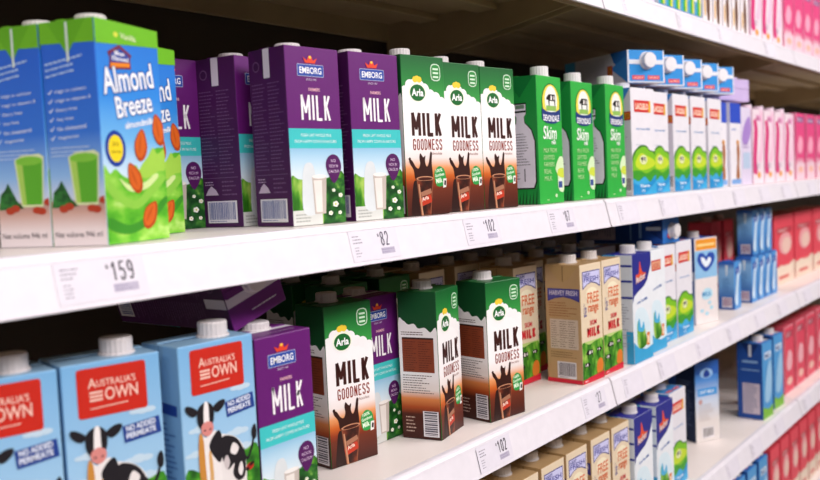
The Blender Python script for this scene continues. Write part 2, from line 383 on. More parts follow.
def cloud(f, U, base_, m, l, seed=0):
    rn = random.Random(seed); pts = [(0, base_ - 80), (U, base_ - 80)]; out = []
    f.rect(0, base_ - 60, U, base_, m, l)
    n = 6
    for i in range(n): f.ell(U * (i + .5) / n, base_ + rn.uniform(-3, 3), U / n * .78, rn.uniform(4, 8), m, l)
def art_arla(F):
    f = F['front']
    f.blob([(0, 150), (4, 160), (10, 160), (12, 168), (20, 172), (30, 172), (38, 168), (42, 160), (50, 158), (56, 152), (62, 154), (68, 148), (73, 148), (77, 142), (77, 70), (0, 70)], zgrad('arla_mid', [(72, '#eadfda'), (88, '#f4f0f0'), (200, '#f8f6f6')]), 1)
    f.rect(0, 66, 77, 112, zgrad('arla_mid', []), 1.5)
    for (x, y, r_) in ((5, 156, 8), (14, 164, 8), (40, 160, 8), (50, 153, 8), (60, 150, 8), (70, 144, 8)): f.ell(x, y, r_, r_ * .9, '#f8f6f6', 2)
    f.ell(27, 156, 17.5, 15, '#f8f6f6', 2); f.ell(27, 156, 15.5, 12.5, '#f6fbe4', 3); f.ell(27, 155, 13.5, 10.5, '#12682a', 4); f.text('Arla', 17, 151, 8.6, 20, '#ffffff', 5, bold=.03)
    for a in (50, 90, 130): f.ell(27 + 6 * cos(R(a)), 168.5 + 4 * sin(R(a)), 4.4, 4, '#f2cf3a', 3.5, n=10)
    f.rect(52, 171, 70, 193, '#cfe8cf', 2, 0, 6); f.rect(53.4, 172.4, 68.6, 191.6, '#2b8a3c', 3, 0, 5)
    for i in range(3): f.rect(56, 185 - i * 5, 66, 187.4 - i * 5, '#d6efd6', 4)
    f.tall('MILK', 14, 100, 31, 54, 5, '#3a140f', 3, 3)
    f.tall('GOODNESS', 15, 83, 14, 53, 1.7, '#8a3020', 3, 1.7)
    f.text('chocolate', 48, 77, 3.6, 19, '#8a4a3a', 3)
    f.rect(0, 0, 77, 73, zgrad('arla_low', [(0, '#38160e'), (28, '#4e1e12'), (40, '#8e3616'), (50, '#c8601f'), (61, '#e39a62'), (73, '#eadfda')]), 2)
    f.rect(0, 0, 77, 33, zgrad('arla_ch', [(0, '#3a150d'), (20, '#5a2415'), (33, '#6c2e1a')]), 2.5)
    f.blob([(8, 0), (10, 26), (14, 44), (22, 40), (24, 10), (24, 0)], '#2a0f0a', 3)
    # splash
    f.blob([(17, 46), (14, 58), (8, 66), (7, 71), (12, 70), (18, 62), (23, 60), (26, 66), (25, 73), (27, 79), (32, 74), (36, 76), (35, 68), (38, 62), (42, 68), (45, 80), (48, 79), (47, 66), (48, 52), (46, 44), (30, 42)], '#34130c', 4)
    f.ell(8, 72, 2.2, 2, '#34130c', 4, n=8)
    # glass
    f.poly([(24, 0), (42, 0), (49, 48), (18, 48)], '#8c5138', 4); f.poly([(25.5, 1), (40.5, 1), (47, 44), (20, 44)], CHOC(), 5)
    f.ell(33.5, 47, 15.5, 3, '#c98e6c', 6); f.ell(33.5, 46.6, 13, 2.1, '#46190f', 7)
    f.rect(22, 14, 44, 24, '#c23a22', 6, 14, 2); f.text('Arla', 27, 18, 5, 12, '#f6e6d6', 7, rot=14, bold=.02); f.rect(25, 26, 44, 32, '#a8745a', 6, 14)
    f.poly([(25, 0), (28, 0), (23, 40), (20.5, 40)], '#c48c6a', 7)
    # green badge
    f.rect(51, 36, 72, 60, '#2f9c48', 5, 8, 7); f.ell(61, 56, 7, 6, '#2f9c48', 5)
    f.text('100%', 54, 54, 4, 12, '#ecffe4', 6, rot=8, bold=.02); f.text('Goodness', 52.4, 48, 4, 17, '#ecffe4', 6, rot=8, bold=.02); f.text('Milk', 54, 40, 6, 11, '#ecffe4', 6, rot=8, bold=.03)
    f.poly([(66, 34), (72, 35), (73, 46), (67, 46)], '#efeee9', 6); f.poly([(68, 38), (71, 37), (72, 43), (69, 44)], '#1b1512', 7)
    s = F['left']
    s.blob([(0, 158), (8, 162), (15, 157), (24, 158), (30, 152), (40, 153), (48, 147), (58, 148), (58, 60), (0, 60)], zgrad('arla_mid', []), 1)
    s.rect(0, 0, 58, 68, zgrad('arla_side', [(0, '#3a160f'), (34, '#4a1d12'), (44, '#a4481e'), (56, '#d8854a'), (68, '#eadfda')]), 2)
    s.fine(4, 142, 54, 148, 2, '#6a5450', 3, 4, .6)
    s.rect(5, 92, 52, 137, '#8a3f24', 3); s.rect(5, 137, 52, 139.5, '#3a1a12', 3); s.fine(8, 94, 50, 135, 13, '#4a1c10', 4, 5, .35, 2)
    s.fine(4, 62, 54, 89, 8, '#5c4642', 3, 6, .45)
    s.fine(6, 8, 26, 32, 5, '#c4a89a', 3, 7, .5); s.barcode(32, 4, 55, 39, '#5a5560', 3, True)
    F['right'].rect(0, 0, 58, 150, '#e4dcda', 1); F['right'].rect(0, 0, 58, 60, '#5a2616', 2)
def art_green(F):
    f = F['front']
    f.ell(44, 158, 29, 30, '#15402c', 2); f.ell(44, 158, 27.5, 28.5, '#e8dc4c', 3); f.ell(44, 161, 20, 23, '#eef2ea', 4); f.rect(28, 145, 60, 153, '#8fbf5a', 4.5)
    f.cow(47, 152, 2.1, 5)
    f.poly([(14, 131), (28, 126), (43, 125), (58, 126), (73, 131), (73, 149), (58, 144), (43, 143), (28, 144), (14, 149)], '#22387a', 6)
    f.text('DEVONDALE', 18, 129.5, 9.5, 50, '#ffffff', 7, bold=.02, arc=-1)
    f.text('Skim', 16, 101, 20, 42, '#f4fbf2', 3, bold=.015, skew=.12)
    f.text('milk', 42, 93, 7, 14, '#f4fbf2', 3, bold=.02)
    for i, (t, wd_) in enumerate((('MILK FROM', 42), ('DEVOTED', 34), ('FARMERS', 34), ('REAL', 24), ('MILK', 24))): f.text(t, 16, 80 - i * 11, 7, wd_, '#bfe3a4', 2)
    f.blob([(60, 22), (78, 20), (79, 66), (70, 74), (60, 68), (52, 54), (58, 44)], '#d6efc0', 3); f.blob([(58, 44), (79, 40), (79, 54), (62, 54)], '#cfe048', 4)
    f.ell(66, 30, 7, 9, '#e9efe9', 5); f.rect(60, 24, 72, 34, '#33508f', 6); f.ell(52, 12, 4, 3, '#c9e6b8', 3); f.fine(22, 4, 34, 8, 1, '#bfe3a4', 2)
    s = F['left']
    bott = [(8, 24), (52, 24), (56, 34), (56, 98), (50, 116), (38, 128), (37, 138), (41, 142), (41, 158), (19, 158), (19, 142), (23, 138), (22, 128), (10, 116), (4, 98), (4, 34)]
    s.poly(bott, '#16231c', 2)
    c = (30, 90); s.poly([(c[0] + (x - 30) * .92, c[1] + (y - 90) * .965) for x, y in bott], '#e2deea', 3)
    s.rect(20, 143, 40, 146, '#16231c', 4); s.rect(22, 149, 38, 155, '#6e8a74', 4); s.fine(10, 60, 50, 112, 12, '#6d6a74', 4, 8, .45)
    s.rect(34, 36, 36, 56, '#6d6a74', 4); s.fine(9, 34, 28, 56, 5, '#6d6a74', 4, 9, .5)
    for i in range(9): s.poly([(4 + i * 6, 0), (7 + i * 6, 0), (8 + i * 6, 18 + (i % 3) * 5)], '#0e4420', 2)
    s.poly([(4, 199), (30, 166), (56, 199)], '#0f7434', 1)
    F['right'].rect(0, 0, 60, 60, '#0f7434', 1)
def art_laclelo(F):
    f = F['front']; f.su = 90 / 68; F['top'].su = 90 / 68
    f.rect(9, 155, 57, 177, '#cc2026', 2); f.rect(11, 158, 51, 174, '#d8483a', 3); f.text('LACLELO', 13, 160.5, 10.5, 36, '#fbe9d0', 4, bold=.03); f.poly([(50, 155), (57, 155), (57, 177), (53, 177)], '#e9b61e', 4)
    f.text('Full Cream Milk', 14, 122, 3.6, 40, '#4a8ccc', 2, bold=.01)
    f.blob([(0, 20), (0, 60), (2, 76), (14, 88), (28, 94), (42, 92), (52, 84), (62, 82), (68, 76), (68, 20)], '#3c7a28', 2)
    f.poly([(0, 20), (68, 20), (68, 74), (60, 80), (50, 82), (40, 90), (28, 90), (14, 84), (4, 72), (0, 62)], '#7cc024', 2.5)
    f.blob([(8, 60), (24, 78), (40, 74), (62, 66), (66, 56), (44, 48), (20, 48)], '#c2da30', 3)
    f.blob([(0, 26), (0, 44), (20, 46), (40, 40), (68, 48), (68, 26)], '#3f9c2a', 3)
    f.ell(32, 66, 11, 9, '#dfe8b0', 3.5); f.cow(33, 61, 1.1, 4)
    f.blob([(0, 0), (68, 0), (68, 36), (50, 24), (34, 34), (16, 26), (0, 30)], '#3aa6d8', 4); f.blob([(0, 0), (30, 0), (50, 12), (68, 26), (68, 34), (46, 22), (20, 18), (0, 22)], '#1f8cc8', 5)
    f.text('Vitamin', 20, 14, 6, 28, '#e8f6fd', 6, bold=.02); f.text('D3', 24, 5, 5, 10, '#e8f6fd', 6)
    f.fine(12, 92, 52, 96, 1, '#b8c2cc', 2)
    s = F['left']
    s.poly([(0, 200), (0, 150), (20, 160), (44, 200)], '#2a6fc0', 1); s.poly([(30, 150), (65, 200), (65, 200), (10, 200)], '#3a86d0', 2)
    s.rect(24, 140, 62, 156, '#b8321e', 3); s.rect(26, 143, 60, 153, '#d9842a', 4); s.text('LACLELO', 28, 145, 6, 30, '#7a160e', 5, bold=.03)
    s.fine(6, 50, 60, 132, 16, '#a9a6b4', 2, 10, .4); s.barcode(34, 6, 60, 34, '#5b5048')
    s.rect(0, 0, 30, 36, '#4aa8d8', 1)
    F['top'].rect(3, 3, 65, 62, '#2f8fd8', 0); F['top'].rect(8, 6, 30, 14, '#d8404a', 2); F['top'].rect(36, 6, 58, 14, '#d8404a', 2)
    F['top'].text('LACLELO', 10, 8, 4, 18, '#ffe8e0', 3); F['top'].text('LACLELO', 38, 8, 4, 18, '#ffe8e0', 3)
def art_own(F):
    f = F['front']; f.su = 88 / 84; f.sv = 206 / 200; F['left'].sv = 206 / 200
    f.rect(12, 153, 71, 195, '#c8281a', 2, 0, 2.5)
    f.text('A', 21, 178, 8, 7, '#f0c8b8', 3, bold=.01); f.text('USTRALIA\'S', 28.5, 178.5, 6, 33, '#f0c8b8', 3, bold=.01)
    for i in range(3): f.rect(22, 166.5 + i * 3.2, 33, 168.4 + i * 3.2, '#f0c8b8', 3, 0)
    f.text('OWN', 35, 166, 10.5, 28, '#f0c8b8', 3, bold=.015); f.rect(22, 160.5, 54, 161.4, '#f0c8b8', 3, 2)
    for (x, y, k) in ((18, 120, 1), (66, 150, 1), (60, 108, 1.1), (12, 98, .9), (68, 92, 1)):
        for dx, r_ in ((-6, 2.2), (0, 3.6), (6, 2.6)): f.ell(x + dx * k, y + r_ * .4, 6 * k, r_ * k, '#c4dcec', 1, n=12)
    f.rect(48, 127, 81, 142, '#1f3f8e', 3, 6); f.text('NO ADDED', 51, 135, 4.6, 26, '#e6eefa', 4, rot=6, bold=.03); f.text('PERMEATE', 51, 128.5, 4.6, 26, '#e6eefa', 4, rot=6, bold=.03)
    f.blob([(0, 0), (84, 0), (84, 86), (70, 90), (56, 86), (40, 82), (20, 80), (0, 82)], noisy('own_grass', [(.35, '#1c5418'), (.55, '#3a8a22'), (.7, '#7ab83a')], 70), 2)
    # cow
    f.blob([(38, 30), (36, 70), (32, 100), (34, 112), (46, 110), (58, 104), (66, 92), (68, 70), (66, 40), (66, 10), (60, 10), (59, 40), (46, 44), (44, 10), (38, 8)], '#e9e4e2', 4)
    f.blob([(40, 92), (42, 108), (54, 106), (62, 98), (67, 84), (66, 66), (58, 62), (52, 70), (54, 80), (46, 76)], '#1d1a20', 5)
    f.blob([(50, 92), (54, 100), (60, 94), (56, 88)], '#e9e4e2', 6); f.blob([(42, 84), (46, 90), (49, 82), (45, 76)], '#cfc6c6', 6); f.blob([(58, 72), (62, 80), (64, 72), (61, 66)], '#e9e4e2', 6)
    f.blob([(14, 10), (17, 50), (16, 84), (17, 116), (24, 112), (36, 116), (38, 92), (40, 60), (36, 30), (36, 6), (30, 6), (28, 30), (22, 30), (21, 6), (15, 4)], '#efeae8', 6)
    f.blob([(14, 20), (17, 50), (15, 90), (17, 116), (21, 112), (22, 84), (23, 50), (20, 20)], '#c98a3c', 7); f.blob([(27, 104), (38, 116), (42, 104), (39, 86), (33, 90)], '#1d1a20', 7)
    f.blob([(24, 40), (30, 70), (29, 96), (26, 96), (26, 70), (21, 44)], '#d8a868', 7)
    f.blob([(17, 140), (16, 128), (20, 120), (26, 117), (31, 121), (34, 130), (33, 140), (26, 145)], '#1d1a20', 8)
    f.blob([(24, 144), (22.5, 130), (23, 122), (28, 122), (28.5, 132), (28, 144)], '#f2eeec', 9)
    f.blob([(20, 124), (20, 117), (26, 113), (32, 117), (32, 124), (26, 127)], '#d88a84', 9); f.ell(23, 119, 1.2, .9, '#5a2a2a', 10, n=8); f.ell(29, 119, 1.2, .9, '#5a2a2a', 10, n=8)
    f.ell(20.5, 133, 1.3, 1.2, '#0a0808', 10, n=8); f.ell(31, 133, 1.3, 1.2, '#0a0808', 10, n=8)
    f.blob([(17, 138), (10, 144), (4, 145), (5, 139), (12, 134)], '#1d1a20', 8); f.blob([(33, 138), (40, 143), (47, 143), (45, 137), (38, 133)], '#1d1a20', 8)
    f.poly([(64, 90), (66, 80), (71, 79), (76, 88), (80, 100), (78, 101), (74, 90), (70, 82), (68, 83), (66, 92)], '#1d1a20', 5); f.blob([(77, 98), (76, 106), (80, 112), (82, 106), (81, 98)], '#1d1a20', 6)
    f.ell(72, 72, 5, 3.4, '#b3261c', 5, 20); f.ell(74, 74, 3.4, 1.6, '#24120e', 6, 20); f.ell(69, 70, 2, 2, '#24120e', 6)
    s = F['left']
    s.rect(8, 137, 54, 147, '#1f3f8e', 2, -3); s.fine(6, 30, 54, 130, 20, '#3c6aa8', 2, 21, .45)
    s.poly([(22, 200), (30, 160), (38, 200)], '#7fa9c9', 1); s.poly([(29, 160), (31, 160), (30.5, 200), (29.5, 200)], '#5f8cb0', 2)
    s.rect(0, 0, 60, 26, '#2f7a24', 1)
    F['top'].fine(6, 26, 78, 54, 3, '#2f5a9a', 1, 22, .4)
def art_harvey(F):
    f = F['front']
    def arch(f, u0, u1, v0, v1, dip, ml, mt, txt):
        f.poly([(u0, v0), (u0 + (u1 - u0) * .25, v0 + dip * .7), ((u0 + u1) / 2, v0 + dip), (u1 - (u1 - u0) * .25, v0 + dip * .7), (u1, v0), (u1, v1), (u0, v1)], ml, 2)
        a = 1.6; f.poly([(u0 + a, v0 + a * 1.8), (u0 + (u1 - u0) * .25, v0 + dip * .7 + a), ((u0 + u1) / 2, v0 + dip + a), (u1 - (u1 - u0) * .25, v0 + dip * .7 + a), (u1 - a, v0 + a * 1.8), (u1 - a, v1 - a), (u0 + a, v1 - a)], mt, 3)
        return
    arch(f, 7, 66, 158, 188, 10, '#2c2c86', '#cdcdf0', '')
    f.text('HARVEY', 11, 178.5, 6, 22, '#2c2c86', 4, bold=.02); f.text('FRESH', 12, 170, 8, 48, '#3c3c98', 4, bold=.02)
    f.ell(37, 148, 20, 12, '#efe6c8', 1); 
    f.text('FREE', 22, 134, 17, 38, '#d9622a', 3, bold=.012); f.text('range', 24, 114, 15, 34, '#d9622a', 3, bold=.012); f.text('Lite', 9, 112, 24, 9, '#4a4a9a', 3)
    f.text('SKIM', 28, 96, 8, 22, '#d4404a', 3, bold=.02); f.tall('MILK', 18, 76, 17, 42, 4.8, '#cc2430', 3, 2)
    f.blob([(0, 0), (72, 0), (72, 62), (50, 68), (24, 64), (0, 66)], GRASS(), 1); f.rect(0, 60, 72, 70, '#b8d27a', 0)
    f.cow(26, 40, 1.7, 3); f.cow(56, 44, 1.2, 3, -1); f.cow(14, 22, 1.4, 3, -1)
    f.blob([(48, 12), (66, 12), (68, 30), (58, 36), (48, 28)], '#d97a2c', 4)
    f.poly([(0, 0), (72, 0), (72, 12), (40, 10), (0, 7)], '#d02038', 4); f.fine(6, 2, 24, 6, 1, '#f4c8cc', 5)
    s = F['left']
    s.poly([(4, 200), (24, 176), (35, 170), (46, 176), (66, 200)], '#b89664', 1); s.rect(34, 172, 36, 199, '#8f7248', 2)
    arch(s, 5, 66, 138, 160, 8, '#3c3a86', '#4a4896', ''); s.text('HARVEY FRESH', 9, 149, 8, 53, '#d8cfe0', 4, bold=.02)
    s.fine(7, 112, 64, 138, 6, '#94592e', 2, 31, .45); s.rect(8, 58, 62, 108, '#cbb9a6', 2); s.fine(10, 60, 60, 106, 12, '#6e5a4e', 3, 32, .4, 3)
    s.fine(8, 42, 62, 54, 3, '#7c5c38', 2, 33, .4); s.barcode(20, 8, 56, 36, '#4c4040'); s.rect(0, 0, 70, 7, '#d02038', 3)
    F['right'].rect(0, 0, 70, 7, '#d02038', 3)
def art_anchor(F):
    f = F['front']; f.su = 86 / 78
    f.poly([(0, 112), (6, 124), (26, 132), (46, 138), (60, 148), (70, 164), (78, 176), (78, 200), (0, 200)], '#262c86', 1)
    f.blob([(16, 150), (14, 162), (26, 164), (30, 186), (40, 166), (56, 162), (44, 152), (30, 148)], '#e2502c', 3); f.text('Anchor', 14, 146, 12, 40, '#f8e6e0', 4, rot=10, bold=.02, outline='#c8301c')
    f.text('Low Fat Milk', 18, 108, 5, 42, '#3a6ab4', 2, rot=6, bold=.02)
    f.blob([(4, 40), (6, 86), (20, 100), (50, 94), (70, 60), (76, 22), (40, 22), (14, 24)], '#d9ecf4', 1)
    f.blob([(14, 34), (14, 70), (22, 78), (30, 60), (40, 66), (50, 44), (52, 30), (30, 24)], GRASS(), 3); f.blob([(16, 60), (22, 82), (30, 62), (40, 74), (42, 56)], '#4ab0dc', 4)
    f.rect(52, 26, 64, 50, '#e07a34', 4, -4); f.rect(54, 30, 62, 44, '#f6d9b8', 5, -4)
    f.poly([(0, 0), (78, 0), (78, 24), (50, 20), (20, 26), (0, 40)], '#38a4d6', 2)
    s = F['left']
    for v in (178, 150, 120): s.rect(0, v, 60, v + 4, '#2a3c9a', 2)
    s.rect(0, 120, 26, 200, '#5cb4e0', 1); s.fine(6, 30, 56, 112, 16, '#8a94a8', 2, 41, .4); s.rect(44, 0, 60, 60, '#38a4d6', 1)
def art_ricemilk(F):
    f = F['front']; f.su = 88 / 75
    f.rect(4, 168, 72, 192, '#e8962a', 1); f.rect(8, 176, 66, 182, '#f6d28a', 2)
    f.blob([(36, 118), (18, 130), (8, 146), (14, 160), (28, 160), (37, 152), (46, 160), (62, 158), (66, 144), (54, 128)], '#2a4ea8', 2)
    f.blob([(36, 128), (24, 138), (20, 150), (30, 150), (38, 142), (46, 150), (54, 144), (48, 134)], '#e6eef6', 3)
    f.rect(0, 104, 75, 166, '#8fc0e4', 0)
    f.blob([(20, 66), (34, 80), (52, 76), (56, 62), (40, 54), (26, 56)], '#b4dcec', 2); f.text('MILK', 22, 62, 10, 30, '#3a8cc4', 3, bold=.02)
    for (x, y) in ((20, 30), (36, 22), (52, 34), (46, 46)): f.ell(x, y, 6, 4, '#a6d6e8', 2)
    s = F['left']; s.rect(0, 120, 70, 195, '#284c96', 1); s.fine(6, 30, 60, 112, 12, '#7a8cb4', 2, 51); s.rect(40, 60, 64, 100, '#3a62b0', 2)
def art_smallpack(F):
    f = F['front']
    f.blob([(0, 20), (10, 50), (18, 84), (30, 104), (50, 112), (50, 96), (34, 76), (26, 40), (22, 10)], '#cfe6f6', 2)
    f.rect(8, 88, 40, 104, '#1f4aa8', 3, 8); f.fine(10, 92, 38, 100, 2, '#dcecfa', 4)
    s = F['left']
    s.poly([(18, 110), (20, 84), (23, 84), (25, 110)], '#dfeef8', 2); s.fine(11, 40, 32, 78, 7, '#4a7ab8', 2, 61)
    s.barcode(9, 5, 33, 30, '#8a4a7a')
def art_pink(F):
    f = F['front']; f.su = 90 / 66
    f.blob([(0, 30), (2, 90), (8, 140), (4, 160), (18, 164), (30, 140), (26, 100), (20, 60), (24, 28)], '#d8307a', 2)
    f.blob([(28, 60), (44, 90), (52, 150), (44, 186), (60, 188), (64, 120), (54, 60)], '#f3c6dc', 2)
    f.rect(20, 160, 50, 176, '#e6a6cc', 3); f.text('MILK', 22, 163, 8, 24, '#b8447c', 4, bold=.02)
    f.ell(34, 22, 10, 8, '#e8a03a', 3); f.fine(14, 38, 54, 52, 2, '#9a8aa0', 3, 71)
    F['left'].fine(6, 30, 50, 150, 16, '#d8a8c4', 2, 72)
def art_magenta(F):
    f = F['front']; f.su = 100 / 66
    f.blob([(2, 60), (10, 50), (20, 66), (30, 50), (40, 66), (50, 52), (64, 62), (64, 194), (2, 194)], '#e04a82', 2)
    f.rect(10, 168, 56, 184, '#8a5a8c', 3); f.fine(12, 171, 54, 181, 2, '#f3dce8', 4, 73)
    f.blob([(12, 100), (30, 130), (50, 110), (40, 80), (20, 78)], '#f2a8c0', 3); f.ell(34, 30, 16, 9, '#f0b8a0', 2)
    F['left'].fine(6, 30, 50, 150, 16, '#e890b0', 2, 74)
def art_rose(F):
    f = F['front']; f.rect(3, 4, 97, 192, '#e04a62', 1); f.rect(16, 160, 84, 180, '#a83a50', 3); f.fine(20, 163, 80, 177, 2, '#f6dce0', 4, 76)
    f.blob([(20, 90), (44, 124), (76, 108), (70, 70), (34, 66)], '#f0b4bc', 3); f.ell(50, 34, 26, 12, '#f0c4b4', 2); F['left'].fine(6, 30, 50, 150, 16, '#f0a0ac', 2, 77)
def art_red(F):
    for k in ('front', 'left'):
        f = F[k]; U = f.U
        f.rect(0, 0, U, 52, '#ead0bc', 1); f.blob([(4, 40), (U * .3, 56), (U * .6, 46), (U - 3, 60), (U - 3, 30), (4, 26)], '#ecd9c4', 2)
        f.ell(U * .55, 118, U * .34, 34, '#e9a0a4', 2); f.ell(U * .6, 112, U * .24, 24, '#ecc6b8', 3); f.rect(U * .12, 150, U * .9, 166, '#b83a48', 3)
        f.fine(U * .16, 153, U * .86, 163, 2, '#f0d0cc', 4, 75); f.rect(U * .2, 14, U * .7, 24, '#d0645c', 3)
def art_blueblack(F):
    F['top'].ell(30, 16, 10, 6, '#d8404a', 2); F['top'].blob([(50, 10), (56, 30), (66, 30), (68, 8)], '#e6e2dc', 2)
    f = F['front']
    f.poly([(0, 0), (75, 0), (75, 30), (40, 22), (0, 34)], '#7cba3a', 2); f.blob([(14, 50), (30, 120), (60, 150), (68, 90), (50, 44)], '#9cc8e8', 2)
    f.rect(14, 156, 62, 174, '#d8e8f4', 3); f.text('MILK', 20, 159, 11, 36, '#1c4a94', 4, bold=.03)
    s = F['left']
    s.poly([(12, 200), (35, 160), (58, 200)], '#12306e', 1); s.rect(31, 164, 38, 196, '#cfd6e2', 2); s.rect(14, 148, 54, 154, '#8ab0dc', 2); s.rect(10, 128, 58, 131, '#8ab0dc', 2)
    s.rect(14, 14, 58, 94, '#d6c8d4', 1); s.fine(17, 18, 55, 92, 12, '#6a6a94', 2, 81)
def art_whiteblue(F):
    f = F['front']
    f.poly([(0, 166), (75, 162), (75, 195), (0, 195)], '#2c60b4', 1); f.ell(36, 166, 20, 12, '#9cc4ea', 2); f.blob([(26, 160), (36, 176), (48, 162), (37, 156)], '#1e3f96', 3)
    f.rect(8, 112, 68, 130, '#3a96dc', 2); f.text('UHT MILK', 14, 117, 8, 46, '#e6f2fb', 3, bold=.02); f.ell(16, 98, 6, 6, '#c89a94', 2); f.fine(10, 50, 62, 92, 7, '#c2b4ae', 2, 83, .5)
    f.barcode(20, 8, 56, 34, '#6c645e')
    F['left'].fine(6, 30, 60, 150, 16, '#5a6a90', 2, 84)
def art_choc(F):
    f = F['front']; f.su = 80 / 60; f.rect(0, 150, 60, 198, '#2a4cc0', 1); f.fine(8, 132, 50, 138, 1, '#4a78c8', 2)
    f.blob([(30, 20), (36, 60), (34, 90), (44, 104), (50, 80), (46, 50), (48, 20)], '#a8652c', 2); f.ell(40, 104, 8, 6, '#cf8d3a', 3); f.rect(4, 4, 56, 16, '#7aa6dc', 2)
def art_lilac(F):
    f = F['front']; f.su = 80 / 60; f.blob([(4, 110), (20, 150), (50, 170), (56, 130), (30, 100)], '#a684cc', 2); f.rect(8, 40, 50, 80, '#b8cce4', 2); f.fine(8, 90, 50, 104, 2, '#9a7ab8', 3, 85)
def art_stripes(F):
    f = F['front']; f.su = 38 / 50; f.rect(0, 0, 50, 40, '#2f9ec8', 1); f.poly([(14, 0), (30, 0), (34, 180), (20, 180)], '#38a838', 2); f.poly([(30, 0), (42, 0), (44, 180), (34, 180)], '#e2dc3a', 3)
    f.rect(0, 0, 50, 12, '#2470b8', 4)
def art_brown(F):
    f = F['front']; f.blob([(24, 10), (18, 60), (28, 100), (40, 60), (36, 10)], '#6a4632', 2); f.blob([(6, 20), (4, 50), (12, 60), (14, 24)], '#e0b46a', 2); f.fine(6, 120, 44, 150, 3, '#8a90a8', 2, 86)

def art_lowfat(F):
    f = F['front']; f.rect(10, 158, 56, 178, '#c9242c', 2); f.rect(12, 161, 54, 175, '#e8b48c', 3); f.text('LACLELO', 15, 163, 9, 34, '#c41f24', 4, bold=.035)
    f.text('Low Fat Milk', 16, 120, 5, 42, '#3a6ab4', 2, rot=6, bold=.02)
    f.blob([(4, 40), (6, 86), (20, 100), (50, 94), (70, 60), (76, 22), (40, 22), (14, 24)], '#d9ecf4', 1)
    f.blob([(14, 34), (14, 70), (22, 78), (30, 60), (40, 66), (50, 44), (52, 30), (30, 24)], GRASS(), 3); f.blob([(16, 60), (22, 82), (30, 62), (40, 74), (42, 56)], '#4ab0dc', 4)
    f.rect(52, 26, 64, 50, '#e07a34', 4, -4); f.rect(54, 30, 62, 44, '#f6d9b8', 5, -4)
    f.poly([(0, 0), (78, 0), (78, 24), (50, 20), (20, 26), (0, 40)], '#38a4d6', 2)
    F['left'].fine(6, 30, 56, 112, 16, '#8a94a8', 2, 41, .4)
WCAP = '#dcd6d6'
